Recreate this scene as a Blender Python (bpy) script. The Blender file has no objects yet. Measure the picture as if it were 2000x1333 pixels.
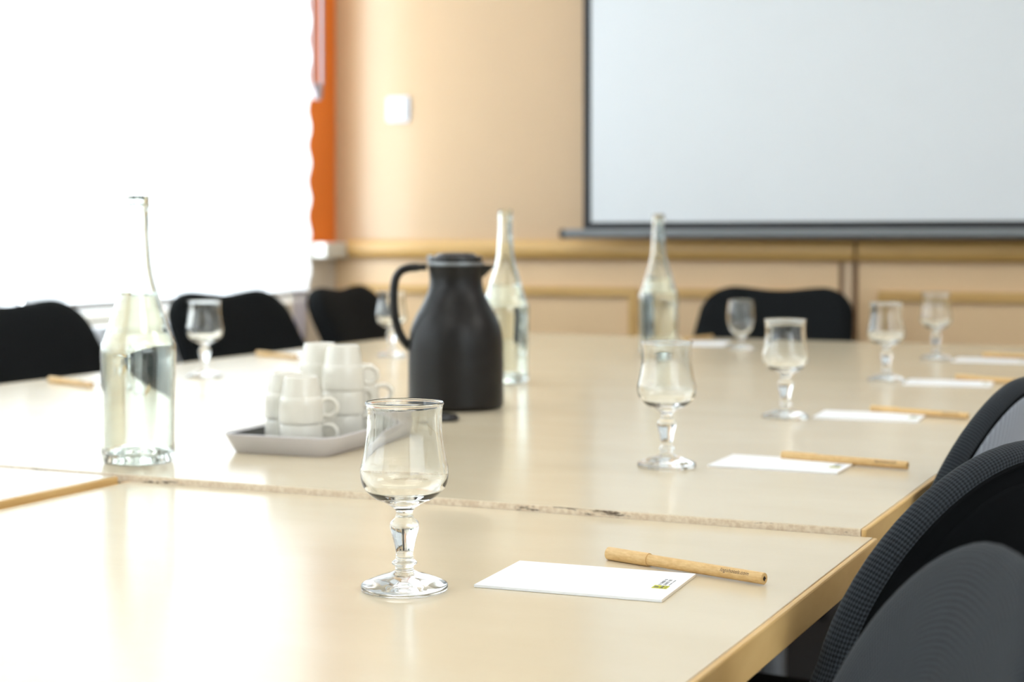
import bpy, bmesh, math, random
from mathutils import Vector, Matrix
PI = math.pi
sc = bpy.context.scene
COL = sc.collection

# ------------------------------------------------------------------ camera geometry
F, HZ, CZ, TH = 3212.0, 462.0, 1.01, math.radians(24.5)
CT, ST = math.cos(TH), math.sin(TH)
def at(px, py, z):
    """point of the horizontal plane z that the photograph shows at px, py"""
    d = F*(CZ-z)/(py-HZ); l = (px-1000)/F*d
    return Vector((l*CT-d*ST, l*ST+d*CT, z))
Z1, Z2 = 0.74, 0.7466           # the front right table stands a little lower than the others

# ------------------------------------------------------------------ materials
def new_mat(name):
    m = bpy.data.materials.new(name); m.use_nodes = True
    nt = m.node_tree
    return m, nt, nt.nodes['Principled BSDF']
def sock(b, *names):
    for n in names:
        if n in b.inputs: return b.inputs[n]
def simple(name, col, rough=.5, metal=0., spec=.5, trans=0., ior=1.5, sheen=0., coat=0.):
    m, nt, b = new_mat(name)
    b.inputs['Base Color'].default_value = (*col, 1)
    b.inputs['Roughness'].default_value = rough
    b.inputs['Metallic'].default_value = metal
    sock(b, 'Specular IOR Level').default_value = spec
    sock(b, 'Transmission Weight').default_value = trans
    b.inputs['IOR'].default_value = ior
    sock(b, 'Sheen Weight').default_value = sheen
    sock(b, 'Coat Weight').default_value = coat
    return m
def L(nt, a, b): nt.links.new(a, b)
def math_node(nt, op, a, b=None):
    n = nt.nodes.new('ShaderNodeMath'); n.operation = op
    for i, v in enumerate((a, b)):
        if v is None: continue
        if isinstance(v, (int, float)): n.inputs[i].default_value = v
        else: L(nt, v, n.inputs[i])
    return n.outputs[0]
def mix_col(nt, fac, c1, c2):
    n = nt.nodes.new('ShaderNodeMix'); n.data_type = 'RGBA'
    if isinstance(fac, (int, float)): n.inputs['Factor'].default_value = fac
    else: L(nt, fac, n.inputs['Factor'])
    for s, c in (('A', c1), ('B', c2)):
        tgt = [i for i in n.inputs if i.name == s and i.type == 'RGBA'][0]
        if isinstance(c, tuple): tgt.default_value = (*c, 1)
        else: L(nt, c, tgt)
    return [o for o in n.outputs if o.type == 'RGBA'][0]
def ramp(nt, fac, lo, hi):
    n = nt.nodes.new('ShaderNodeMapRange'); n.inputs[1].default_value = lo; n.inputs[2].default_value = hi
    L(nt, fac, n.inputs[0]); return n.outputs[0]
def noise(nt, scale, vec_scale=(1, 1, 1), detail=4, coord='Object', rough=.55):
    tc = nt.nodes.new('ShaderNodeTexCoord'); mp = nt.nodes.new('ShaderNodeMapping')
    mp.inputs['Scale'].default_value = vec_scale
    L(nt, tc.outputs[coord], mp.inputs[0])
    n = nt.nodes.new('ShaderNodeTexNoise'); n.inputs['Scale'].default_value = scale
    n.inputs['Detail'].default_value = detail; n.inputs['Roughness'].default_value = rough
    L(nt, mp.outputs[0], n.inputs['Vector']); return n.outputs['Fac']
def bump(nt, b, h, strength, dist):
    n = nt.nodes.new('ShaderNodeBump'); n.inputs['Strength'].default_value = strength
    n.inputs['Distance'].default_value = dist; L(nt, h, n.inputs['Height']); L(nt, n.outputs[0], b.inputs['Normal'])
def grain(name, c1, c2, rough, vs=(9, 1, 9), scale=3, spec=.5, bs=0.):
    m, nt, b = new_mat(name)
    f = ramp(nt, noise(nt, scale, vs, 6), .35, .65)
    L(nt, mix_col(nt, f, c1, c2), b.inputs['Base Color'])
    b.inputs['Roughness'].default_value = rough; sock(b, 'Specular IOR Level').default_value = spec
    if bs: bump(nt, b, noise(nt, 180, (1, 1, 1), 2), bs, .0005)
    return m

M = {}
M['maple'] = grain('maple_laminate', (.655, .56, .40), (.685, .595, .435), .20, vs=(3, 7, 3), scale=1.6, spec=.26, bs=.05)
M['honey'] = grain('honey_wood_edge', (.66, .42, .155), (.72, .48, .195), .38, vs=(3, 3, 9), scale=4)
M['rail'] = grain('honey_wood_rail', (.52, .31, .095), (.58, .36, .12), .32, vs=(1, 8, 8), scale=3)
def chip():
    m, nt, b = new_mat('raw_chipboard')
    a = ramp(nt, noise(nt, 260, (1, 1, 1), 5), .38, .62)
    c = mix_col(nt, a, (.66, .53, .38), (.80, .69, .53))
    s = ramp(nt, noise(nt, 30, (.5, 1, 3.0), 6, rough=.75), .575, .63)
    L(nt, mix_col(nt, s, c, (.10, .07, .05)), b.inputs['Base Color'])
    b.inputs['Roughness'].default_value = .9
    bump(nt, b, noise(nt, 400, (1, 1, 1), 3), .5, .001)
    return m
M['chip'] = chip()
M['glass'] = simple('clear_glass', (.985, 1, .992), 0, trans=1, ior=1.5)
M['bottle'] = simple('pale_green_glass', (.94, .985, .95), 0, trans=1, ior=1.5)
M['water'] = simple('water', (.99, 1, 1), 0, trans=1, ior=1.333)
M['porcelain'] = simple('cream_porcelain', (.80, .77, .68), .12, spec=.5, coat=.3)
M['jug'] = simple('matt_black_plastic', (.0058, .0048, .0038), .38, spec=.34)
M['jug_lid'] = simple('glossy_black_plastic', (.010, .010, .010), .16, spec=.5)
M['jug_ring'] = simple('grey_steel_ring', (.30, .31, .31), .35, metal=.6)
M['lever'] = simple('grey_plastic', (.40, .42, .44), .35)
M['tray_white'] = simple('pale_grey_tray_plastic', (.68, .665, .69), .4)
M['tray_black'] = simple('black_tray_liner', (.02, .022, .025), .16)
def kraft():
    m, nt, b = new_mat('kraft_paper')
    f = noise(nt, 700, (.25, 1, 1), 3)
    L(nt, mix_col(nt, ramp(nt, f, .3, .7), (.60, .37, .14), (.74, .51, .23)), b.inputs['Base Color'])
    b.inputs['Roughness'].default_value = .55
    return m
M['kraft'] = kraft()
M['ink'] = simple('dark_ink', (.03, .02, .02), .6)
M['grey_ink'] = simple('grey_ink', (.13, .13, .14), .6)
M['lime'] = simple('lime_print', (.50, .50, .01), .6)
M['paper'] = simple('white_paper', (.86, .875, .89), .75, spec=.2)
M['paper_edge'] = simple('notepad_paper_edge', (.72, .64, .52), .8)
M['black'] = simple('black_fabric_plain', (.0035, .0042, .0048), .9, spec=.08)
M['frame'] = simple('black_metal', (.015, .015, .016), .4)
M['caster'] = simple('grey_steel', (.45, .47, .5), .35, metal=.8)
def diamond():
    m, nt, b = new_mat('black_diamond_mesh_fabric')
    uv = nt.nodes.new('ShaderNodeUVMap'); sp = nt.nodes.new('ShaderNodeSeparateXYZ'); L(nt, uv.outputs[0], sp.inputs[0])
    u, v = sp.outputs[0], sp.outputs[1]
    K = 2*PI/.0078
    a = math_node(nt, 'SINE', math_node(nt, 'MULTIPLY', math_node(nt, 'ADD', u, v), K))
    c = math_node(nt, 'SINE', math_node(nt, 'MULTIPLY', math_node(nt, 'SUBTRACT', u, v), K))
    h = math_node(nt, 'MULTIPLY', a, c)
    f = ramp(nt, h, -.35, .45)
    L(nt, mix_col(nt, f, (.012, .0145, .017), (.042, .050, .058)), b.inputs['Base Color'])  # brighter copy: light on the right-hand chairs is put into these tones
    b.inputs['Roughness'].default_value = .85; sock(b, 'Specular IOR Level').default_value = .12
    sock(b, 'Sheen Weight').default_value = .05
    bump(nt, b, f, .6, .0012)
    return m
M['diamond'] = diamond()
M['shaded_fabric'] = simple('black_upholstery_shaded', (.006, .0072, .0078), .85, spec=.12)  # darker copy of the chair fabric: shade of the window-side chairs painted in
def rib():
    m, nt, b = new_mat('grey_ribbed_mesh_fabric')
    uv = nt.nodes.new('ShaderNodeUVMap'); sp = nt.nodes.new('ShaderNodeSeparateXYZ'); L(nt, uv.outputs[0], sp.inputs[0])
    u, v = sp.outputs[0], sp.outputs[1]
    a = math_node(nt, 'SINE', math_node(nt, 'MULTIPLY', v, 2*PI/.0013))
    a2 = math_node(nt, 'SINE', math_node(nt, 'MULTIPLY', math_node(nt, 'ADD', u, math_node(nt, 'MULTIPLY', v, .3)), 2*PI/.0017))
    w = math_node(nt, 'GREATER_THAN', math_node(nt, 'SINE', math_node(nt, 'MULTIPLY', u, 2*PI/.009)), .80)
    f = ramp(nt, math_node(nt, 'MAXIMUM', math_node(nt, 'MULTIPLY', a, math_node(nt, 'ADD', math_node(nt, 'MULTIPLY', a2, .4), .6)), math_node(nt, 'MULTIPLY', w, .8)), -.4, .7)
    L(nt, mix_col(nt, f, (.14, .152, .178), (.38, .41, .46)), b.inputs['Base Color'])
    b.inputs['Roughness'].default_value = .8; sock(b, 'Sheen Weight').default_value = .3
    bump(nt, b, f, .5, .0008)
    return m
M['rib'] = rib()
def wallmat(name, c, rough, bs=.15, spec=.5):
    m, nt, b = new_mat(name)
    f = noise(nt, 3, (1, 1, 1), 3)
    L(nt, mix_col(nt, ramp(nt, f, .3, .7), tuple(x*.97 for x in c), c), b.inputs['Base Color'])
    b.inputs['Roughness'].default_value = rough; sock(b, 'Specular IOR Level').default_value = spec
    bump(nt, b, noise(nt, 220, (1, 1, 1), 3), bs, .001)
    return m
M['peach'] = wallmat('peach_wall_paint', (.525, .36, .20), .28, .08, .55)
M['beige'] = wallmat('beige_wainscot', (.74, .52, .295), .34)
M['orange'] = wallmat('orange_wall_paint', (.90, .22, .02), .55)
M['cream'] = wallmat('cream_wall_paint', (.72, .66, .56), .5)
M['white'] = wallmat('white_wall_paint', (.80, .79, .77), .6)
M['ceil'] = wallmat('white_ceiling_tiles', (.85, .85, .84), .8)
def carpet():
    m, nt, b = new_mat('charcoal_carpet')
    f = noise(nt, 350, (1, 1, 1), 4)
    L(nt, mix_col(nt, f, (.010, .010, .012), (.035, .035, .04)), b.inputs['Base Color'])
    b.inputs['Roughness'].default_value = .95; bump(nt, b, f, .6, .003)
    return m
M['carpet'] = carpet()
M['ledge'] = simple('pale_window_board', (.72, .73, .69), .35)
M['plastic_white'] = simple('white_plastic', (.84, .85, .86), .35)
M['plate_grey'] = simple('pale_grey_plastic', (.55, .57, .62), .4)
M['steel_white'] = simple('white_enamel', (.78, .81, .84), .35)
M['alu'] = simple('grey_aluminium', (.36, .38, .40), .4, metal=.5)
M['screen_white'] = simple('matt_white_screen', (.70, .74, .77), .7, spec=.2)
M['screen_black'] = simple('black_screen_border', (.012, .013, .015), .6)
M['bar'] = simple('grey_screen_bar', (.20, .215, .225), .45, metal=.2)
M['duct'] = simple('beige_plastic_duct', (.60, .44, .28), .45)
M['duct_shadow'] = simple('brown_shadow_strip', (.20, .11, .05), .6)
M['cord'] = simple('white_cord', (.36, .31, .33), .5)
def pane():
    m = bpy.data.materials.new('window_pane'); m.use_nodes = True; nt = m.node_tree
    nt.nodes.remove(nt.nodes['Principled BSDF']); out = nt.nodes['Material Output']
    t = nt.nodes.new('ShaderNodeBsdfTransparent'); t.inputs[0].default_value = (.96, .98, .98, 1)
    g = nt.nodes.new('ShaderNodeBsdfGlossy'); g.inputs['Roughness'].default_value = .02
    fr = nt.nodes.new('ShaderNodeFresnel'); mx = nt.nodes.new('ShaderNodeMixShader')
    ge = nt.nodes.new('ShaderNodeNewGeometry')
    L(nt, math_node(nt, 'MULTIPLY', fr.outputs[0], math_node(nt, 'SUBTRACT', 1.0, ge.outputs['Backfacing'])), mx.inputs[0]); L(nt, t.outputs[0], mx.inputs[1]); L(nt, g.outputs[0], mx.inputs[2]); L(nt, mx.outputs[0], out.inputs[0])
    return m
M['pane'] = pane()
def blindmat():
    m = bpy.data.materials.new('sheer_striped_blind'); m.use_nodes = True; nt = m.node_tree
    nt.nodes.remove(nt.nodes['Principled BSDF']); out = nt.nodes['Material Output']
    tc = nt.nodes.new('ShaderNodeTexCoord'); sp = nt.nodes.new('ShaderNodeSeparateXYZ'); L(nt, tc.outputs['Object'], sp.inputs[0])
    s = math_node(nt, 'SINE', math_node(nt, 'MULTIPLY', sp.outputs[2], 2*PI/.15))
    f = ramp(nt, s, -.3, .3)                                  # woven bands: dense / sheer
    tr = nt.nodes.new('ShaderNodeBsdfTranslucent'); L(nt, mix_col(nt, f, (.53, .545, .56), (.60, .61, .615)), tr.inputs[0])
    df = nt.nodes.new('ShaderNodeBsdfDiffuse'); df.inputs[0].default_value = (.85, .86, .87, 1)
    tp = nt.nodes.new('ShaderNodeBsdfTransparent')
    m1 = nt.nodes.new('ShaderNodeMixShader'); m1.inputs[0].default_value = .40
    L(nt, tr.outputs[0], m1.inputs[1]); L(nt, df.outputs[0], m1.inputs[2])
    m2 = nt.nodes.new('ShaderNodeMixShader'); L(nt, math_node(nt, 'ADD', math_node(nt, 'MULTIPLY', f, .05), .03), m2.inputs[0])
    L(nt, m1.outputs[0], m2.inputs[1]); L(nt, tp.outputs[0], m2.inputs[2]); L(nt, m2.outputs[0], out.inputs[0])
    return m
M['blind'] = blindmat()

# ------------------------------------------------------------------ mesh helpers
class MB:
    def __init__(self): self.v = []; self.f = []; self.uv = []; self.mi = []
    def add(self, verts, faces, uvs=None, mi=0):
        o = len(self.v); self.v += [tuple(p) for p in verts]
        for k, f in enumerate(faces):
            self.f.append([i+o for i in f]); self.mi.append(mi)
            self.uv.append([uvs[i] for i in f] if uvs else [(0, 0)]*len(f))
        return self
    def box(self, a, b, mi=0):
        (x0, y0, z0), (x1, y1, z1) = a, b
        v = [(x0, y0, z0), (x1, y0, z0), (x1, y1, z0), (x0, y1, z0), (x0, y0, z1), (x1, y0, z1), (x1, y1, z1), (x0, y1, z1)]
        return self.add(v, [(3, 2, 1, 0), (4, 5, 6, 7), (0, 1, 5, 4), (1, 2, 6, 5), (2, 3, 7, 6), (3, 0, 4, 7)], mi=mi)
    def lathe(self, prof, seg=64, c=(0, 0, 0), closed=False):
        """prof: (r, z) list; r=0 ends become poles; closed joins last to first"""
        v = []; rings = []
        for r, z in prof:
            if r < 1e-7: rings.append([len(v)]); v.append((c[0], c[1], c[2]+z))
            else:
                rings.append(list(range(len(v), len(v)+seg)))
                v += [(c[0]+r*math.cos(2*PI*i/seg), c[1]+r*math.sin(2*PI*i/seg), c[2]+z) for i in range(seg)]
        f = []
        n = len(rings)
        for k in range(n if closed else n-1):
            a, b = rings[k], rings[(k+1) % n]
            for i in range(seg):
                j = (i+1) % seg
                if len(a) == 1 and len(b) == 1: break
                if len(a) == 1: f.append((a[0], b[j], b[i]))
                elif len(b) == 1: f.append((a[i], a[j], b[0]))
                else: f.append((a[i], a[j], b[j], b[i]))
        return self.add(v, f)
    def tube(self, path, r, seg=10, closed=False, flat=1.0, side=None):
        """sweep of a circle (or ellipse: flat scales the 2nd axis) along path"""
        P = [Vector(p) for p in path]; n = len(P); v = []; f = []
        ref = Vector(side) if side else None
        prev = None
        for k in range(n):
            t = (P[(k+1) % n]-P[(k-1) % n]) if closed else (P[min(k+1, n-1)]-P[max(k-1, 0)])
            t.normalize()
            if ref: a = ref-t*ref.dot(t)
            elif prev is None: a = t.orthogonal()
            else: a = prev-t*prev.dot(t)
            a.normalize(); prev = a; b = t.cross(a)
            rr = r[k] if isinstance(r, (list, tuple)) else r
            for i in range(seg):
                q = 2*PI*i/seg
                v.append(P[k]+a*(rr*flat*math.cos(q))+b*(rr*math.sin(q)))
        for k in range(n if closed else n-1):
            for i in range(seg):
                j = (i+1) % seg; k2 = (k+1) % n
                f.append((k*seg+i, k*seg+j, k2*seg+j, k2*seg+i))
        if not closed:
            f.append(tuple(reversed(range(seg)))); f.append(tuple(range((n-1)*seg, n*seg)))
        return self.add(v, f)
    def prism(self, pts, z0, z1):
        n = len(pts); v = [(x, y, z0) for x, y in pts]+[(x, y, z1) for x, y in pts]
        return self.add(v, [tuple(reversed(range(n))), tuple(range(n, 2*n))]+[(i, (i+1) % n, n+(i+1) % n, n+i) for i in range(n)])
    def build(self, name, mats, parent=None, smooth=False, bevel=0., seg=2, angle=40, recalc=True):
        me = bpy.data.meshes.new(name); me.from_pydata(self.v, [], self.f)
        if not isinstance(mats, (list, tuple)): mats = [mats]
        for m in mats: me.materials.append(m)
        for p, mi in zip(me.polygons, self.mi): p.material_index = mi
        ul = me.uv_layers.new(name='UVMap')
        for p, u in zip(me.polygons, self.uv):
            for li, q in zip(p.loop_indices, u): ul.data[li].uv = q
        if bevel or recalc:
            bm = bmesh.new(); bm.from_mesh(me)
            if bevel:
                es = [e for e in bm.edges if len(e.link_faces) == 2 and e.calc_face_angle(0) > .5]
                bmesh.ops.bevel(bm, geom=es, offset=bevel, segments=seg, profile=.5, affect='EDGES', clamp_overlap=True)
            if recalc: bmesh.ops.recalc_face_normals(bm, faces=bm.faces)
            bm.to_mesh(me); bm.free()
        if bevel and not smooth: angle = 20
        if smooth or bevel:
            for p in me.polygons: p.use_smooth = True
            me.set_sharp_from_angle(angle=math.radians(angle))
        o = bpy.data.objects.new(name, me); COL.objects.link(o)
        if parent: o.parent = parent
        return o

def tag(o, label, cat, group=None):
    o['label'] = label; o['category'] = cat
    if group: o['group'] = group
    return o
def thing(name, label, cat, loc=(0, 0, 0), rz=0., group=None):
    o = bpy.data.objects.new(name, None); o.empty_display_size = .05; COL.objects.link(o)
    o.location = loc; o.rotation_euler = (0, 0, rz)
    return tag(o, label, cat, group)
def struct(o): o['kind'] = 'structure'; return o
def dup(root, label, loc, rz=0., group=None):
    r = root.copy(); COL.objects.link(r); r.location = loc; r.rotation_euler = (0, 0, rz); r['label'] = label
    if group: r['group'] = group
    for ch in list(root.children):
        c = ch.copy(); COL.objects.link(c); c.parent = r
        for g in ch.children:
            d = g.copy(); COL.objects.link(d); d.parent = c
    return r
def catmull(pts, n=8):
    out = []
    for k in range(len(pts)-1):
        p0 = pts[max(k-1, 0)]; p1 = pts[k]; p2 = pts[k+1]; p3 = pts[min(k+2, len(pts)-1)]
        for i in range(n):
            t = i/n
            out.append(tuple(.5*((2*b)+(-a+c)*t+(2*a-5*b+4*c-d)*t*t+(-a+3*b-3*c+d)*t**3) for a, b, c, d in zip(p0, p1, p2, p3)))
    out.append(tuple(pts[-1])); return out
def rrect(w, d, r, n=8, cx=0, cy=0):
    p = []
    for qx, qy, a0 in ((1, 1, 0), (-1, 1, PI/2), (-1, -1, PI), (1, -1, 3*PI/2)):
        for i in range(n+1):
            a = a0+PI/2*i/n
            p.append((cx+qx*(w/2-r)+r*math.cos(a), cy+qy*(d/2-r)+r*math.sin(a)))
    return p

# ------------------------------------------------------------------ the room
XL, XR, YB, YF, ZC = -2.795, 2.30, 4.72, -2.40, 2.70
WZ0, WZ1 = .80, 2.55
openings = [(3.10, 4.545), (1.78, 3.07), (.46, 1.75), (-.85, .43), (-2.17, -.88)]
struct(MB().box((XL-.15, YF-.15, -.05), (XR+.15, YB+.15, 0)).build('floor', M['carpet']))
struct(MB().box((XL-.15, YF-.15, ZC), (XR+.15, YB+.15, ZC+.05)).build('ceiling', M['ceil']))
# back wall: peach paint above the rail, beige wainscot below
w = MB(); w.box((XL-.15, YB, .965), (XR+.15, YB+.12, ZC), 0); w.box((XL-.15, YB, 0), (XR+.15, YB+.12, .965), 1)
struct(w.build('wall_back', [M['peach'], M['beige']]))
# window wall
w = MB(); ys = [YF-.15]
w.box((XL-.14, YF-.15, 0), (XL, YB, WZ0), 1)
w.box((XL-.14, YF-.15, WZ1), (XL, YB, ZC), 0)
edges = sorted(openings)
prev = YF-.15
for a, b in edges+[(YB, None)]:
    if a < YB: w.box((XL-.14, prev, WZ0), (XL, a, WZ1), 1)
    else: w.box((XL-.14, prev, WZ0), (XL, a, .96), 1); w.box((XL-.14, prev, .96), (XL, a, WZ1), 0)
    prev = b
struct(w.build('wall_left', [M['orange'], M['cream']]))
ro = (-1.9, .9)
w = MB(); w.box((XR, YF-.15, 0), (XR+.12, YB, .85)); w.box((XR, YF-.15, 2.45), (XR+.12, YB, ZC))
w.box((XR, YF-.15, .85), (XR+.12, ro[0], 2.45)); w.box((XR, ro[1], .85), (XR+.12, YB, 2.45))
struct(w.build('wall_right', M['white']))
struct(MB().box((XL, YF-.12, 0), (XR, YF, ZC)).build('wall_front', M['white']))
def window(n, axis, a, b, z0, z1, pos):
    fr = MB(); t = .03
    def bx(m, u0, u1, w0, w1, p0, p1):
        if axis == 'y': m.box((p0, u0, w0), (p1, u1, w1))
        else: m.box((u0, p0, w0), (u1, p1, w1))
    bx(fr, a, b, z0, z0+t, pos, pos+.06); bx(fr, a, b, z1-t, z1, pos, pos+.06)
    bx(fr, a, a+t, z0+t, z1-t, pos, pos+.06); bx(fr, b-t, b, z0+t, z1-t, pos, pos+.06)
    o = struct(fr.build('window_%d' % n, M['plastic_white']))
    p = MB(); bx(p, a+t, b-t, z0+t, z1-t, pos+.025, pos+.031); p.build('pane', M['pane'], o)
for i, (a, b) in enumerate(openings): window(i+1, 'y', a, b, WZ0, WZ1, XL-.12)
window(6, 'y', ro[0], ro[1], .85, 2.45, XR+.04)  # unseen window added opposite, to throw light on the chair backs
# window board, chair rail, panel frames
struct(MB().box((XL, 4.56, .940), (XL+.062, YB-.001, .990)).build('trim_1', M['ledge'], bevel=.006))
r = MB(); prof = [(0, .938), (-.022, .938), (-.030, .946), (-.034, .962), (-.034, .978), (-.030, .992), (-.024, .998), (0, .998)]
for xa, xb in ((XL+.062, -1.062), (-1.052, XR)):
    v = [(xa, YB+p[0], p[1]) for p in prof]+[(xb, YB+p[0], p[1]) for p in prof]; n = len(prof)
    r.add(v, [tuple(range(n)), tuple(reversed(range(n, 2*n)))]+[(i, n+i, n+(i+1) % n, (i+1) % n) for i in range(n)])
struct(r.build('trim_2', M['rail'], smooth=True, angle=50))
def panel_frame(n, xa, xb):
    m = MB(); t = .030; d = .014
    m.box((xa, YB-d, .824), (xb, YB, .854)); m.box((xa, YB-d, .15), (xb, YB, .18))
    m.box((xa, YB-d, .18), (xa+t, YB, .824)); m.box((xb-t, YB-d, .18), (xb, YB, .824))
    struct(m.build('trim_%d' % n, M['rail'], bevel=.003))
panel_frame(3, -2.735, -1.727); panel_frame(4, -1.690, -1.150); panel_frame(5, -.998, .10); panel_frame(6, .16, 1.2)
struct(MB().box((XL, YB-.014, 0), (XR, YB, .09)).build('baseboard_back', M['rail']))
struct(MB().box((XL, YF, 0), (XL+.014, YB-.02, .09)).build('baseboard_left', M['ledge']))
# cable duct between two wainscot panels
t = thing('cable_duct', 'thin beige vertical cable duct between two wainscot panels below the projection screen', 'cable duct', (-1.083, YB, 0))
MB().box((-.012, -.012, .092), (.012, 0, .936)).build('duct_body', M['duct'], t, bevel=.002)
for x in (-.022, .020): MB().box((x-.006, -.004, .092), (x+.006, 0, .936)).build('shadow_strip', M['duct_shadow'], t)  # dark strips painting the shadow lines beside the duct
# light switch
sx, sz = -2.556, 1.4235
t = thing('light_switch', 'small square white light switch on the peach wall near the orange corner', 'light switch', (sx, YB, sz))
m = MB(); m.add([(x, 0, z) for x, z in rrect(.084, .084, .012)]+[(x, -.008, z) for x, z in rrect(.084, .084, .012)],
    [tuple(range(36)), tuple(reversed(range(36, 72)))]+[(i, 36+i, 36+(i+1) % 36, (i+1) % 36) for i in range(36)])
m.build('plate', M['plate_grey'], t, smooth=True)
m = MB(); m.box((-.030, -.013, -.030), (.030, -.006, .030)); m.build('rocker', M['plastic_white'], t, bevel=.004)
# projection screen
s = thing('projection_screen', 'large pull-down white projection screen with black border on the back wall', 'projection screen', (0, YB-.10, 0))
SX0, SX1 = -1.868, 1.25
MB().box((SX0+.025, -.001, 1.052), (SX1-.025, .001, 2.50)).build('screen_sheet', M['screen_white'], s)
m = MB(); m.box((SX0, -.0016, 1.032), (SX0+.026, .0016, 2.50)); m.box((SX1-.026, -.0016, 1.032), (SX1, .0016, 2.50)); m.box((SX0+.026, -.0016, 1.032), (SX1-.026, .0016, 1.053))
m.build('black_border', M['screen_black'], s)
m = MB(); m.tube([(SX0-.06, 0, 1.018), (SX1+.06, 0, 1.018)], .0145, 20); m.build('bottom_bar', M['bar'], s, smooth=True)
for x in (SX0-.066, SX1+.066): m = MB(); m.tube([(x-.007, 0, 1.018), (x+.007, 0, 1.018)], .0150, 20); m.build('end_cap', M['screen_black'], s, smooth=True)
m = MB(); m.box((SX0-.08, -.045, 2.50), (SX1+.08, .095, 2.60)); m.build('roller_case', M['plastic_white'], s, bevel=.01)
# blinds
BX = -2.69
def blind(name, ya, yb, off, label):
    b = thing(name, label, 'blind', (BX+off, (ya+yb)/2, 0), 0, 'sheer blinds along the window wall')
    BA = .0035; W = (yb-ya)/2; z0, z1 = .845, 2.60; nz = 220; ny = 24; m = MB(); v = []; f = []
    for i in range(nz+1):
        z = z0+(z1-z0)*i/nz; ph = math.sin(2*PI*z/.11)
        for j in range(ny+1):
            y = -W+2*W*j/ny; e = (abs(j-ny/2)/(ny/2))**6
            v.append((BA*ph, y+(1 if j > ny/2 else -1)*e*BA*ph, z))
    for i in range(nz):
        for j in range(ny):
            a = i*(ny+1)+j; f.append((a, a+1, a+ny+2, a+ny+1))
    m.add(v, f); m.build('blind_fabric', M['blind'], b, smooth=True, recalc=False)
    m = MB(); m.box((-.010, -W, .828), (.010, W, .844)); m.build('bottom_rail', M['plastic_white'], b, bevel=.004)
    m = MB(); m.box((-.012, -W, 2.60), (.012, W, 2.66)); m.build('head_rail', M['plastic_white'], b, bevel=.006)
    return b
b1 = blind('window_blind', 3.090, 4.388, 0, 'bright sheer white blind hanging at the window next to the orange corner')
yc = (3.090+4.388)/2
m = MB(); y0, y1, ym = 4.404-yc, 4.460-yc, 4.432-yc
p = [(.0, y0, 2.6), (.0, y0, 1.50)]+[(.0, ym-.028*math.cos(a*PI/8), 1.495-.030*math.sin(a*PI/8)) for a in range(1, 8)]+[(.0, y1, 1.50), (.0, y1, 2.6)]
m.tube(p, .006, 8); m.build('pull_cord', M['cord'], b1, smooth=True)
m = MB(); m.lathe([(0, -.03), (.014, -.025), (.018, 0), (.014, .02), (0, .025)], 16, (.0, ym, 1.465)); m.build('cord_weight', M['cord'], b1, smooth=True)
m = MB(); y0 = 4.304-yc
m.tube([(.018, y0-.020, .845), (.018, y0-.018, .70)]+[(.018, y0-.018*math.cos(a*PI/6), .695-.055*math.sin(a*PI/6)) for a in range(1, 6)]+[(.018, y0+.018, .70), (.018, y0+.020, .845)], .008, 8)
m.build('lift_cord', M['cord'], b1, smooth=True)
blind('window_blind', 1.760, 3.120, -.03, 'bright sheer white blind at the second window from the orange corner')
blind('window_blind', .440, 1.790, 0, 'bright sheer white blind at the third window from the orange corner')
blind('window_blind', -.880, .470, -.03, 'bright sheer white blind at the fourth window from the orange corner')
blind('window_blind', -2.190, -.850, 0, 'bright sheer white blind at the fifth window from the orange corner')
rb = blind('window_blind', -1.95, .95, XR-.06-BX, 'sheer white blind over the added fill window opposite the other blinds')
# radiator
ra = thing('radiator', 'white ribbed radiator under the blinds on the window wall', 'radiator', (XL+.052, 3.05, 0))
m = MB(); m.box((-.025, -.95, .12), (.0, .95, .775)); m.build('panel', M['steel_white'], ra, bevel=.006)
m = MB()
for k in range(38):
    y = -.93+k*1.86/37
    m.tube([(.010, y, .14), (.010, y, .765)], .011, 8)
m.build('ribs', M['steel_white'], ra, smooth=True)
m = MB(); m.tube([(-.01, .96, .0), (-.01, .96, .18), (-.01, .94, .18)], .009, 8); m.build('pipe', M['steel_white'], ra, smooth=True)

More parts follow.
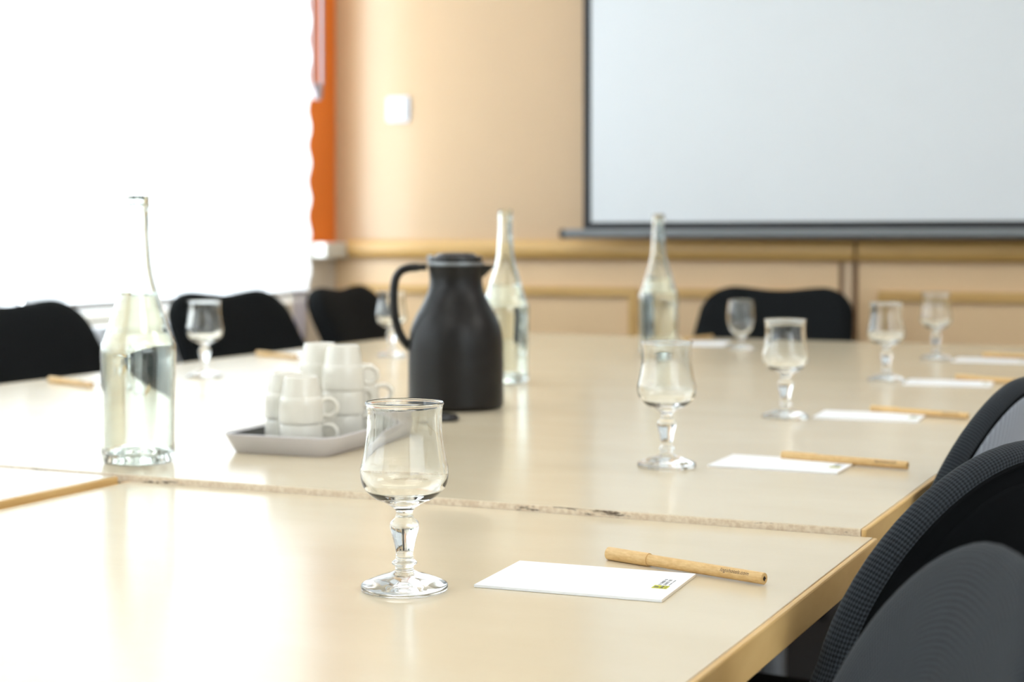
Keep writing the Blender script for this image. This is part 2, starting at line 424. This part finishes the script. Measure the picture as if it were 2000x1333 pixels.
# ------------------------------------------------------------------ tables
def table(name, label, x0, x1, y0, y1, zt, bands, raw=None):
    cx, cy = (x0+x1)/2, (y0+y1)/2; T = .028; e = .005
    t = thing(name, label, 'table', (cx, cy, 0), 0, 'maple meeting tables pushed together')
    hx, hy = (x1-x0)/2, (y1-y0)/2
    ix0, ix1, iy0, iy1 = -hx, hx, -hy, hy
    if 'r' in bands: ix1 -= e
    if 'l' in bands: ix0 += e
    if 'f' in bands or raw: iy0 += e if not raw else .0015
    if 'b' in bands: iy1 -= e
    m = MB(); m.box((ix0, iy0, zt-T), (ix1, iy1, zt)); m.build('tabletop', M['maple'], t, bevel=.0006)
    for q in bands:
        m = MB()
        if q == 'r': m.box((ix1, -hy, zt-T), (hx, hy, zt-.0002))
        if q == 'l': m.box((-hx, -hy, zt-T), (ix0, hy, zt-.0002))
        if q == 'f': m.box((ix0, -hy, zt-T), (ix1, iy0, zt-.0002))
        if q == 'b': m.box((ix0, iy1, zt-T), (ix1, hy, zt-.0002))
        m.build('edge_band', M['honey'], t, bevel=.0018)
    if raw:
        m = MB(); m.box((ix0, -hy, zt-T), (ix1, iy0, zt-.0006)); o = m.build('raw_edge', M['chip'], t); o['label'] = 'worn chipboard edge with dark chips'
    for sy in (-1, 1):
        for sx in (-1, 1):
            X, Y = (sx*(hx-.50) if hx > .6 else sx*.06-.17), sy*(hy-.10)
            m = MB(); m.tube([(X, Y, .02), (X, Y, zt-T)], .022, 14); lg = m.build('leg', M['caster'], t, smooth=True)
            m = MB(); m.box((X-.13, Y-.025, 0), (X+.13, Y+.025, .025)); m.build('foot_bar', M['frame'], lg, bevel=.006)
    return t
YS, YS2, YE = 1.476, 2.903, 4.100
table('meeting_table', 'pale maple table nearest the viewer, slightly lower than its neighbours, carrying one glass', -1.138, -.312, .28, YS-.001, Z1, 'rlf')
table('meeting_table', 'pale maple table under the window side with a honey edge, in front of the bottle', -2.045, -1.142, .28, YS-.012, Z2, 'rlf')
table('meeting_table', 'wide maple table with a chipped chipboard edge carrying the tray and black jug', -2.045, -.323, YS, YS2-.0006, Z2, 'rl', raw=True)
table('meeting_table', 'wide maple table at the far end before the wainscot wall', -2.050, -.330, YS2+.0006, YE, Z2, 'rlb')

# ------------------------------------------------------------------ glassware
def glass_mesh(name, prof_out, prof_in, seg=72):
    zo = catmull(prof_out, 5); zi = catmull(prof_in, 5)
    return MB().lathe([(max(r, 0), z) for r, z in zo]+[(max(r, 0), z) for r, z in zi], seg)
k = 3.913e-4
go = [(0, .0012), (.020, .0006), (.0315, .0000), (.0331, .0012), (.0332, .0036), (.0318, .0052), (.0250, .0082), (.0165, .0112), (.0125, .0122), (.0095, .0136),
      (.0074, .0150), (.0071, .0170), (.0074, .0185), (.0094, .0196), (.0095, .0214), (.0072, .0234), (.0067, .0275), (.0074, .0325), (.0090, .0390),
      (.0106, .0450), (.0112, .0490), (.0104, .0520), (.0078, .0545), (.0066, .0572), (.0068, .0605), (.0100, .0636), (.0160, .0672), (.0225, .0700),
      (.0285, .0750), (.0322, .0800), (.0337, .0870), (.0336, .0930), (.0322, .0990), (.0304, .1090), (.0290, .1200), (.0287, .1320), (.0293, .1400), (.0300, .1418), (.0301, .1428), (.0294, .1436)]
gi = [(.0287, .1430), (.0281, .1400), (.0273, .1320), (.0276, .1200), (.0290, .1090), (.0307, .0990), (.0320, .0930), (.0320, .0875), (.0303, .0815), (.0265, .0765), (.0200, .0728), (.0100, .0706), (0, .0700)]
def wine_glass(label, loc):
    o = glass_mesh('g', go, gi).build('stemmed_glass', M['glass'], smooth=True, angle=80)
    o.location = loc; return tag(o, label, 'glass', 'stemmed water glasses on the meeting tables')
def P2(px, py): return at(px, py, Z2)
G1 = wine_glass('sharply focused clear stemmed glass alone on the nearest table beside a notepad', at(790, 1152, Z1))
def gcopy(label, loc):
    o = G1.copy(); COL.objects.link(o); o.location = loc; o['label'] = label; return o
gcopy('clear stemmed glass beside the second notepad from the viewer, just past the table seam', P2(1302, 912))
gcopy('clear stemmed glass beside the third notepad from the viewer, in front of the far chair', P2(1534, 817))
gcopy('clear stemmed glass beside the fourth notepad from the viewer on the right-hand row', P2(1731, 745))
gcopy('clear stemmed glass farthest along the right-hand row, in front of the wainscot', P2(1828, 703))
gcopy('clear stemmed glass on the window side, standing before the middle black chair', P2(400, 738))
gcopy('clear stemmed glass on the window side, half hidden behind the handle of the black jug', P2(765, 697))
to = [(0, .001), (.022, .0004), (.0300, .0008), (.0302, .0030), (.0240, .0050), (.0130, .0082), (.0072, .0130), (.0062, .0190), (.0075, .0260), (.0150, .0330), (.0240, .0440),
      (.0300, .0590), (.0318, .0740), (.0312, .0890), (.0290, .1060), (.0276, .1140), (.0270, .1148)]
ti = [(.0263, .1140), (.0276, .1060), (.0298, .0890), (.0303, .0740), (.0285, .0590), (.0226, .0450), (.0140, .0350), (.0060, .0312), (0, .0305)]
o = glass_mesh('t', to, ti).build('tulip_glass', M['glass'], smooth=True, angle=80); o.location = P2(1447, 682)
tag(o, 'small rounded tulip glass with a short stem in front of the far black chair', 'glass')

# bottles
s5 = 5.97e-4
bo = [(0, .0170), (.012, .0165), (.022, .0110), (.030, .0030), (.0345, .0000), (.0395, .0022), (.0418, .0090), (.0420, .0200), (.0422, .0700), (.0430, .1100), (.0433, .1280), (.0424, .1390), (.0404, .1440), (.0365, .1525),
      (.0300, .1740), (.0222, .1990), (.0180, .2150), (.0152, .2330), (.0136, .2560), (.0127, .2720), (.0123, .2900), (.0122, .2930), (.0134, .2945), (.0138, .2985), (.0130, .3010), (.0128, .3060), (.0122, .3108)]
bi = [(.0098, .3105), (.0096, .3010), (.0098, .2720), (.0108, .2560), (.0124, .2330), (.0152, .2150), (.0194, .1990), (.0272, .1740), (.0337, .1525), (.0374, .1440), (.0394, .1380), (.0402, .1280), (.0398, .1100), (.0391, .0700), (.0389, .0220), (.0370, .0120),
      (.0300, .0125), (.020, .0190), (.010, .0215), (0, .0218)]
def bottle(label, loc, level):
    b = glass_mesh('b', bo, bi).build('glass_bottle', M['bottle'], smooth=True, angle=80); b.location = loc
    tag(b, label, 'bottle', 'glass water bottles along the middle of the tables')
    inner = [p for p in catmull(bi, 5)]
    prof = [(max(r-.00015, 0) if r > 1e-4 else 0, z+.0002) for r, z in inner if z < level-.001]
    rt = prof[0][0]
    prof = [(0, level-.0006), (rt*.6, level-.0006), (rt*.93, level-.0004), (rt, level)]+prof
    MB().lathe(prof, 72).build('water', M['water'], b, smooth=True, angle=60)
    return b
bottle('tall clear water bottle on the window side in front of the tray, nearest the viewer', P2(270, 903), .198)
bottle('tall clear water bottle standing half hidden behind the black jug', P2(987, 748), .178)
bottle('tall clear water bottle farthest away, rising behind the stemmed glass past the seam', P2(1286, 700), .178)

# ------------------------------------------------------------------ insulated jug
jl = P2(890.6, 797); q = 7.863e-4
J = thing('insulated_jug', 'matt black insulated coffee jug with a loop handle behind the cup tray', 'jug', jl, TH+math.radians(3))
def jz(y): return (797-y)*q
jp = [(0, .002), (.062, .002), (.0700, .0022), (.0716, .0040), (.0733, .0080), (.0734, .030), (.0733, .070), (.0731, jz(700)), (.0727, jz(676)), (.0713, jz(655)), (.0680, jz(636)), (.0622, jz(618)), (.0545, jz(600)), (.0475, jz(583)), (.0424, jz(566)), (.0405, jz(550)), (.0408, jz(538)), (.0422, jz(525)), (.0428, jz(520)), (.0428, jz(518.5)), (0, jz(518.5))]
MB().lathe(catmull(jp, 4), 72).build('jug_body', M['jug'], J, smooth=True, angle=50)
MB().lathe([(.036, jz(520)), (.0427, jz(519)), (.0430, jz(516)), (.0427, jz(512.5)), (.036, jz(512))], 72, closed=True).build('collar_ring', M['jug_ring'], J, smooth=True)
lid = MB().lathe(catmull([(0, jz(520)), (.030, jz(520)), (.0395, jz(515)), (.0405, jz(510)), (.0405, jz(503)), (.0385, jz(500.5)), (.032, jz(500)), (.030, jz(497)), (.024, jz(494)), (.012, jz(492.4)), (0, jz(492))], 4), 64).build('lid', M['jug_lid'], J, smooth=True, angle=60)
m = MB(); m.box((-.0445, -.012, jz(514)), (-.0340, .012, jz(498))); m.build('thumb_lever', M['lever'], lid, bevel=.003)
hp = [((834-890.6)*q, 0, jz(522)), ((815-890.6)*q, 0, jz(522.5)), ((798-890.6)*q, 0, jz(524)), ((783-890.6)*q, 0, jz(530)), ((773-890.6)*q, 0, jz(545)), ((769.5-890.6)*q, 0, jz(570)), ((770-890.6)*q, 0, jz(600)), ((774-890.6)*q, 0, jz(630)), ((783-890.6)*q, 0, jz(656)), ((797-890.6)*q, 0, jz(675)), ((812-890.6)*q, 0, jz(688))]
hpc = catmull(hp, 6); n = len(hpc)
MB().tube(hpc, [.0055 if i < 6 else .0068 for i in range(n)], 14, flat=1.55, side=(0, 1, 0)).build('handle', M['jug'], J, smooth=True)
m = MB(); sp = []
for i, (x, w_, zt, zb) in enumerate(((.038, .016, 517.5, 545), (.046, .012, 517.5, 537), (.054, .008, 518, 527), (.0600, .004, 518.5, 521))):
    sp.append([(x, -w_, jz(zt)), (x, w_, jz(zt)), (x, w_*.5, jz(zb)), (x, -w_*.5, jz(zb))])
v = [p for r_ in sp for p in r_]; f = [(0, 1, 2, 3), (15, 14, 13, 12)]
for k_ in range(3):
    for i in range(4): f.append((k_*4+i, k_*4+(i+1) % 4, k_*4+4+(i+1) % 4, k_*4+4+i))
m.add(v, f); m.build('spout', M['jug'], J, smooth=True, bevel=.002)
# small dark lid lying in front of the jug
pk = MB().lathe(catmull([(0, 0), (.018, 0), (.0225, .0015), (.0235, .005), (.0215, .0085), (.015, .0105), (0, .0110)], 4), 40).build('jug_stopper', M['jug_lid'], smooth=True)
pk.location = P2(860, 823); pk.scale = (1.15, .8, 1); pk.rotation_euler = (0, 0, TH); tag(pk, 'small flat black oval stopper lying on the table before the black jug', 'stopper')

# ------------------------------------------------------------------ tray and cups
A = at(422, 848, Z2+.0235); W, D = .155, .288; rz = math.radians(3.5)
ex = Vector((math.cos(rz), math.sin(rz), 0)); ey = Vector((-ex.y, ex.x, 0)); ctr = A+ex*(W/2)+ey*(D/2)
T_ = thing('serving_tray', 'pale grey serving tray with a black inside holding white cups', 'tray', (ctr.x, ctr.y, Z2), rz)
def ring(m, specs, n=8):
    v = []; f = []
    for (w_, d_, r_, z) in specs: v += [(x, y, z) for x, y in rrect(w_, d_, r_, n)]
    c = 4*(n+1)
    for k_ in range(len(specs)-1):
        for i in range(c): f.append((k_*c+i, k_*c+(i+1) % c, (k_+1)*c+(i+1) % c, (k_+1)*c+i))
    f.append(tuple(reversed(range(c)))); f.append(tuple(range((len(specs)-1)*c, len(specs)*c)))
    m.add(v, f)
m = MB(); ring(m, [(W-.030, D-.030, .016, 0), (W-.024, D-.024, .018, .001), (W-.003, D-.003, .024, .0215), (W, D, .025, .0235), (W-.003, D-.003, .024, .0243), (W-.007, D-.007, .022, .0232), (W-.026, D-.026, .017, .0040)])
m.build('tray_shell', M['tray_white'], T_, smooth=True, angle=50)
m = MB(); ring(m, [(W-.0265, D-.0265, .016, .0039), (W-.0255, D-.0255, .016, .0044), (W-.0093, D-.0093, .0215, .0212), (W-.0103, D-.0103, .0210, .0214), (W-.0270, D-.0270, .0155, .0052)])
m.build('tray_liner', M['tray_black'], T_, smooth=True, angle=50)
# cup, upside down: rim on z=0, foot on top
co = [(.0250, .0008), (.0262, .0000), (.0274, .0008), (.0272, .0100), (.0266, .0250), (.0258, .0308), (.0246, .0325), (.0240, .0340), (.0226, .0450), (.0206, .0565), (.0202, .0585), (.0190, .0592), (.0176, .0585), (.0170, .0572), (.010, .0566), (0, .0565)]
ci = [(0, .0535), (.0150, .0530), (.0188, .0500), (.0212, .0400), (.0232, .0320), (.0247, .0285), (.0252, .0150)]
def cup(label, loc, hrot):
    c = thing('coffee_cup', label, 'cup', loc, hrot, 'white cups stacked upside down on the tray')
    MB().lathe(catmull(co, 3)+catmull(ci, 3), 48, closed=True).build('cup_body', M['porcelain'], c, smooth=True, angle=60)
    p = [(.0255, 0, .0275), (.0310, 0, .0295), (.0375, 0, .0285), (.0425, 0, .0235), (.0435, 0, .0170), (.0410, 0, .0110), (.0355, 0, .0075), (.0300, 0, .0075), (.0262, 0, .0085)]
    pc = catmull(p, 5)
    MB().tube(pc, .0030, 12, flat=1.5, side=(0, 1, 0)).build('cup_handle', M['porcelain'], c, smooth=True)
    c.scale = (1, 1, .94)
    return c
proto = None
FL = Z2+.0056
stacks = [(.091, .047, 2, 'front stack', (0, 6)), (.047, .090, 2, 'short stack behind the front stack', (70, 100)),
          (.092, .158, 3, 'tall stack on the jug side', (-4, 40, 2)), (.043, .187, 3, 'tall stack on the window side', (90, 70, 80)), (.074, .239, 2, 'short stack at the far tray end', (6, 12))]
pos_word = {2: ('lower', 'upper'), 3: ('bottom', 'middle', 'top')}
for ax, ay, n, word, hr in stacks:
    p_ = A+ex*ax+ey*ay
    for i in range(n):
        lab = 'white upside-down coffee cup, %s one of the %s' % (pos_word[n][i], word)
        z = FL+i*.0312; h = TH+math.radians(hr[i])
        if proto is None: proto = cup(lab, (p_.x, p_.y, z), h)
        else: dup(proto, lab, (p_.x, p_.y, z), h)

# ------------------------------------------------------------------ notepads and pens
def notepad(label, loc, rz_):
    t = thing('notepad', label, 'notepad', loc, rz_, 'white notepads laid at the seats')
    m = MB(); m.box((-.0747, -.05, 0), (.0747, .05, .0021)); m.build('paper_block', M['paper'], t, bevel=.0002)
    m = MB(); m.box((.0747, -.0498, .0001), (.07485, .0498, .0020)); m.build('glued_edge', M['paper_edge'], t)
    zt = .00222
    m = MB(); m.box((.0560, -.0136, .0020), (.0680, -.0024, zt)); lg = m.build('logo_mark', M['lime'], t); lg['label'] = 'small lime green printed logo block'
    m = MB(); zz = zt+.00012
    def st(x0, x1, y0, y1): m.box((x0, y0, zt-.0001), (x1, y1, zz))
    # square emblem and the lettering strokes on the green block
    for a in ((.0572, .0592, -.0110, -.0104), (.0572, .0592, -.0070, -.0064), (.0572, .0577, -.0104, -.0070), (.0588, .0592, -.0104, -.0070), (.0594, .0606, -.0105, -.0072), (.0581, .0585, -.0100, -.0075)): st(*a)
    for i in range(6): st(.0622+.0006*(i % 2), .0648-.0005*(i % 3), -.0120+i*.0015, -.0112+i*.0015)
    st(.0661, .0665, -.0122, -.0040)
    m.build('logo_print', M['grey_ink'], lg)
    rnd = random.Random(4); m = MB()
    def line(x0, x1, y0, y1, step):
        y = y0
        while y < y1:
            if rnd.random() > .12:
                m.box((x0, y, .0020), (x1, y+step*.32, zt))
                if rnd.random() > .4: xm = x0+(x1-x0)*rnd.choice((0, .45, .8)); m.box((xm, y+step*.32, .0020), (xm+(x1-x0)*.18, y+step*.75, zt))
            y += step
    line(.0578, .0603, -.0005, .0215, .0017); line(.0614, .0640, .0000, .0205, .0019); line(.0660, .0669, .0000, .0200, .0012)
    m.build('printed_text', M['grey_ink'], t)
    return t
def pose(a, b):
    c = (a+b)/2; return c, math.atan2(b.y-a.y, b.x-a.x)
N1 = notepad('white notepad with lime logo in sharp focus on the nearest table', (-.4795, 1.1927, Z1+.0002), math.radians(3.6))
def pad(label, bl, br=None, c=None, r_=None):
    if c is None:
        a, b = P2(*bl), P2(*br); r_ = math.atan2(b.y-a.y, b.x-a.x); mid = (a+b)/2
        c = mid+Vector((-math.sin(r_), math.cos(r_), 0))*.05
    return dup(N1, label, (c.x, c.y, Z2+.0002), r_)
pad('white notepad beside the second glass, lying just past the worn table seam', (1378, 912), (1640, 928))
pad('white notepad beside the third glass on the right-hand side of the wide table', (1588, 818), (1793, 826))
pad('white notepad beside the fourth glass, just beyond the far table seam', (1765, 752), (1935, 757))
pad('white notepad farthest along the right-hand row, cut by the picture edge', (1862, 707), (2002, 711))
pad('white notepad laid before the near window-side chair, behind the nearest bottle', None, None, Vector((-1.868, 2.40, 0)), PI+math.radians(4))
pad('white notepad before the middle window-side chair, behind the stacked cups', None, None, Vector((-1.895, 3.115, 0)), PI+math.radians(-3))
pad('white notepad in front of the far chair, beside the small tulip glass', None, None, Vector((-1.235, 3.86, 0)), math.radians(100))
PL = .1535
def pen(label, loc, rz_):
    t = thing('kraft_pen', label, 'pen', loc, rz_, 'brown paper pens beside the notepads')
    h = PL/2; rb, rc_ = .0046, .0054; cl = .0425
    body = [(-h+cl-.012, 0), (h-.001, 0)]
    def axial(prof, seg=32):
        m = MB().lathe(prof, seg); m.v = [(z, x, y) for x, y, z in m.v]; return m
    axial([(0, -h+cl-.012), (rb, -h+cl-.012), (rb, h-.0004), (rb-.0004, h), (.0017, h), (.0015, h-.004), (0, h-.004)]).build('barrel', M['kraft'], t, smooth=True, angle=40)
    axial([(0, -h), (rc_-.0005, -h), (rc_, -h+.0006), (rc_, -h+cl), (rb+.0001, -h+cl), (rb+.0001, -h+cl-.010), (0, -h+cl-.010)]).build('cap', M['kraft'], t, smooth=True, angle=40)
    # dark cross-shaped hole and the folded paper lobes at the blunt end
    m = MB(); m.box((h-.0002, -.0018, -.0005), (h+.00025, .0018, .0005)); m.box((h-.0002, -.0005, -.0018), (h+.00025, .0005, .0018)); m.build('end_hole', M['ink'], t)
    # printed web address wrapped on the barrel
    cu = bpy.data.curves.new('print', 'FONT'); cu.body = 'logishotels.com'; cu.shear = .25; cu.resolution_u = 3
    to_ = bpy.data.objects.new('print', cu); COL.objects.link(to_)
    dg = bpy.context.evaluated_depsgraph_get(); me = bpy.data.meshes.new_from_object(to_.evaluated_get(dg)); bpy.data.objects.remove(to_)
    bm = bmesh.new(); bm.from_mesh(me)
    bmesh.ops.triangulate(bm, faces=bm.faces)
    for q_ in range(-6, 20):
        bmesh.ops.bisect_plane(bm, geom=bm.verts[:]+bm.edges[:]+bm.faces[:], plane_co=(0, q_*.06+.011, 0), plane_no=(0, 1, 0))
    xs = [v_.co.x for v_ in bm.verts]; x0, x1 = min(xs), max(xs); s_ = .0265/(x1-x0)
    ang0 = math.radians(24)
    for v_ in bm.verts:
        x = h-.0385+(v_.co.x-x0)*s_; yy = (v_.co.y-.1)*s_*1.05
        an = ang0+yy/rb; v_.co = (x, -(rb+.00007)*math.cos(an), (rb+.00007)*math.sin(an))
    me2 = bpy.data.meshes.new('printed_address'); bm.to_mesh(me2); bm.free(); me2.materials.append(M['ink'])
    o_ = bpy.data.objects.new('printed_address', me2); COL.objects.link(o_); o_.parent = t
    return t
a, b = at(1183, 1083, Z1+.0054), at(1488, 1133, Z1+.0054)
c, r_ = pose(a, b)
PN = pen('kraft paper pen in sharp focus lying beside the notepad on the nearest table', (c.x+.0008, c.y+.004, Z1+.0055), r_)
def pn(label, a, b=None, length=None):
    A_ = at(*a, Z2+.0054)
    B_ = at(*b, Z2+.0054); c_, rr = pose(A_, B_)
    u = (B_-A_).normalized()
    c_ = A_+u*(PL/2)
    return dup(PN, label, (c_.x, c_.y, Z2+.0055), rr)
pn('kraft paper pen touching the second notepad, just past the worn table seam', (1528, 890), (1762, 909))
pn('kraft paper pen touching the third notepad, its end close to the black chair', (1702, 799), (1888, 813))
pn('kraft paper pen beside the fourth notepad, just beyond the far table seam', (1868, 737), (1958, 743.5))
pn('kraft paper pen beside the farthest right-hand notepad, cut by the picture edge', (1920, 693), (2010, 697.5))
pn('kraft paper pen before the near window-side chair, beside the nearest bottle', (98, 741), (195, 754))
pn('kraft paper pen before the middle window-side chair, behind the cups', (503, 690), (585, 698))
pn('kraft paper pen lying lengthwise at the far table end beside the far chair', (1337, 663.5), (1393, 657))

# ------------------------------------------------------------------ chairs
def outline(wt, wb, H, rc, dip, ex_, rb=.06):
    p = [(0., 0.)]
    for i in range(8): t = -PI/2+PI/2*i/7; p.append((wb-rb+rb*math.cos(t), rb+rb*math.sin(t)))
    for i in range(1, 19): s_ = i/19; p.append((wb+(wt-wb)*s_**ex_, rb+s_*(H-rc-rb)))
    for i in range(16): t = PI/2*i/15; p.append((wt-rc+rc*math.cos(t), H-rc+rc*math.sin(t)))
    for i in range(1, 9): s_ = i/8; p.append(((wt-rc)*(1-s_), H-dip*(1-math.cos(PI*s_))/2))
    q_ = [(-x, y) for x, y in reversed(p[1:-1])]
    return p+q_
def chair(label, loc, yaw, shape, rec, z0, kc, panel, ps, tf, tb, seat_w=.44, group='black padded meeting chairs', copies=True):
    c = thing('meeting_chair', label, 'chair', loc, yaw, group)
    o = outline(*shape); H = shape[2]; n = len(o); cy = H/2
    def pt(u, v, nn):
        nn = nn*(tf if nn > 0 else tb)+kc*u*u
        return (-.2-math.sin(rec)*v+math.cos(rec)*nn, u, z0+math.cos(rec)*v+math.sin(rec)*nn)
    arc = [0.]
    for i in range(1, n+1): arc.append(arc[-1]+math.dist(o[i % n], o[i-1]))
    def loft(m, rings, cap0, cap1, planar=False):
        V = []; U = []; acc = 0.
        for j, (sx_, sy_, nn) in enumerate(rings):
            if j: acc += math.hypot((rings[j-1][0]-sx_)*.2, rings[j-1][2]-nn)
            for i in range(n+1):
                u, v = o[i % n]; u *= sx_; v = (v-cy)*sy_+cy
                V.append(pt(u, v, nn)); U.append((u, v) if planar else (arc[i], acc))
        f = []
        for j in range(len(rings)-1):
            for i in range(n): f.append((j*(n+1)+i, j*(n+1)+i+1, (j+1)*(n+1)+i+1, (j+1)*(n+1)+i))
        for ok, j in ((cap0, 0), (cap1, len(rings)-1)):
            if ok:
                b0 = len(V); V.append(pt(0, cy, rings[j][2])); U.append((0, cy) if planar else (0, acc if j else 0))
                for i in range(n): f.append((b0, j*(n+1)+i, j*(n+1)+i+1) if j == 0 else (b0, j*(n+1)+i+1, j*(n+1)+i))
        m.add(V, f, U)
    def weld(ob):
        bm = bmesh.new(); bm.from_mesh(ob.data); bmesh.ops.remove_doubles(bm, verts=bm.verts, dist=1e-6); bmesh.ops.recalc_face_normals(bm, faces=bm.faces); bm.to_mesh(ob.data); bm.free()
    m = MB()
    R = [(.05, .05, .036), (.35, .35, .036), (.65, .65, .034), (.85, .87, .030), (.93, .95, .025), (.975, .982, .017), (.996, .997, .006), (1, 1, -.003), (.996, .997, -.012), (.982, .985, -.021), (.962, .968, -.027), (.935, .946, -.0288), (.916, .930, -.0292)]
    loft(m, R, True, False)
    ob = m.build('cushion', M['diamond' if tf < .5 else 'shaded_fabric'], c, smooth=True, angle=60, recalc=False); weld(ob)
    m = MB(); loft(m, [(.916, .930, -.0292), (.90, .915, -.0300), (.86, .89, -.0300), (.60, .60, -.030)], False, True)
    ob = m.build('back_lining', M['black'], c, smooth=True, angle=60, recalc=False); weld(ob)
    m = MB(); m.tube([pt(u*.916, (v-cy)*.930+cy, -.0296) for u, v in o], .0020, 8, closed=True); m.build('piping', M['black'], c, smooth=True)
    m = MB(); loft(m, [(ps[0]*q_, ps[1]*q_, nn) for q_, nn in ((1., -.0285), (.995, -.0320), (.97, -.0350), (.87, -.0400), (.62, -.0460), (.3, -.049), (.06, -.050))], False, True, True)
    ob = m.build('back_panel', M[panel], c, smooth=True, angle=60, recalc=False); weld(ob)
    if panel == 'rib': ob['label'] = 'grey ribbed mesh back panel'
    # seat, legs, stem
    m = MB(); m.add([], []); p = rrect(.42, seat_w, .07, 6, .02, 0); cN = len(p); V = []; f = []
    for s_, z in ((.90, .405), (1., .418), (1., .445), (.95, .458), (.6, .465)): V += [(.02+(x-.02)*s_, y*s_, z) for x, y in p]
    for j in range(4):
        for i in range(cN): f.append((j*cN+i, j*cN+(i+1) % cN, (j+1)*cN+(i+1) % cN, (j+1)*cN+i))
    f += [tuple(reversed(range(cN))), tuple(range(4*cN, 5*cN))]
    m.add(V, f); m.build('seat', M['black'], c, smooth=True, angle=50)
    w2 = seat_w/2-.05
    for sx_ in (-.15, .18):
        for sy_ in (-w2, w2):
            m = MB(); m.tube([(sx_, sy_, .406), (sx_*1.18, sy_*1.06, .0)], .011, 10); m.build('leg', M['frame'], c, smooth=True)
    for sy_ in (-.07, .07):
        e1 = pt(sy_, H*.25, -.048); m = MB(); m.tube(catmull([(-.10, sy_, .408), (-.19, sy_, .412), (-.245, sy_, .46), e1], 5), .009, 10); m.build('back_post', M['frame'], c, smooth=True)
    return c
S_L = (.220, .240, .42, .095, .009, 1.2)
S_R = (.1778, .1892, .3461, .1632, 0., 1.9651)
cl = chair('black chair on the window side behind the nearest bottle, cut by the picture edge', (-2.09, 2.76, 0), math.radians(-4), S_L, .50, .494, .3, 'black', (.80, .84), .9, .8)
dup(cl, 'black chair on the window side behind the stemmed glass, middle of three', (-2.07, 3.515, 0), math.radians(-8))
dup(cl, 'black chair on the window side in the corner, next to the black jug handle', (-2.00, 4.08, 0), math.radians(5))
dup(cl, 'black chair alone at the far end of the tables before the wainscot', (-1.235, 4.11, 0), math.radians(-91))
chair('black mesh chair with grey ribbed back panel, farthest of the three by the table edge', (-.525, 1.8829, 0), 3.0229, S_R, .2753, .5249, .6513, 'rib', (.885, .915), .30, .414, .28)
chair('black mesh chair with piped seam, middle of the three by the table edge', (-.4407, 1.3939, 0), 2.7837, S_R, .2919, .5249, .6513, 'black', (.80, .84), .30, .414, .28)  # ribbed back panel in plain black: its shade painted as colour
chair('out-of-focus chair with grey back panel in the corner nearest the viewer', (-.4149, .7492, 0), 3.5218, S_R, .3694, .5249, .6513, 'rib', (.945, .955), .30, .414, .28)

# ------------------------------------------------------------------ daylight and added fill light
wd = bpy.data.worlds.new('overcast_sky'); sc.world = wd; wd.use_nodes = True
bg = wd.node_tree.nodes['Background']; bg.inputs[0].default_value = (.90, .95, 1, 1); bg.inputs[1].default_value = 6.2
def portal(loc, rot, sx_, sy_):
    l = bpy.data.lights.new('daylight_portal', 'AREA'); l.shape = 'RECTANGLE'; l.size = sx_; l.size_y = sy_; l.cycles.is_portal = True
    o_ = bpy.data.objects.new('daylight_portal', l); COL.objects.link(o_); o_.location = loc; o_.rotation_euler = rot
for a, b in openings: portal((XL-.145, (a+b)/2, (WZ0+WZ1)/2), (0, -PI/2, 0), WZ1-WZ0, b-a)
portal((XR+.125, (ro[0]+ro[1])/2, 1.65), (0, PI/2, 0), 1.6, ro[1]-ro[0])

def ceiling_fill(x, y, watts):  # unseen fill lights, added to brighten the table and chairs
    l = bpy.data.lights.new('ceiling_fill', 'AREA'); l.shape = 'SQUARE'; l.size = 1.2; l.energy = watts; l.color = (1, .96, .91)
    o_ = bpy.data.objects.new('ceiling_fill', l); COL.objects.link(o_); o_.location = (x, y, ZC-.01)
for x, y in ((1.5, .1), (1.5, 2.4), (-1.0, .1), (-1.0, 2.6)): ceiling_fill(x, y, 16 if x > 0 else 8)

# ------------------------------------------------------------------ camera and view
cam = bpy.data.cameras.new('camera'); co_ = bpy.data.objects.new('camera', cam); COL.objects.link(co_)
co_.location = (0, 0, CZ); co_.rotation_euler = (PI/2, 0, TH)
cam.sensor_width = 36; cam.lens = F/2000*36; cam.shift_y = -(666.5-HZ)/2000; cam.clip_start = .02
cam.dof.use_dof = True; cam.dof.focus_distance = 1.31; cam.dof.aperture_fstop = 6.2
sc.camera = co_
vs = sc.view_settings; vs.view_transform = 'Standard'; vs.look = 'None'; vs.gamma = 1; vs.use_curve_mapping = False; vs.exposure = 0.47
cy_ = sc.cycles
cy_.max_bounces = 16; cy_.diffuse_bounces = 6; cy_.glossy_bounces = 8; cy_.transmission_bounces = 16; cy_.transparent_max_bounces = 16
cy_.use_denoising = True; cy_.blur_glossy = .5; cy_.sample_clamp_indirect = 12
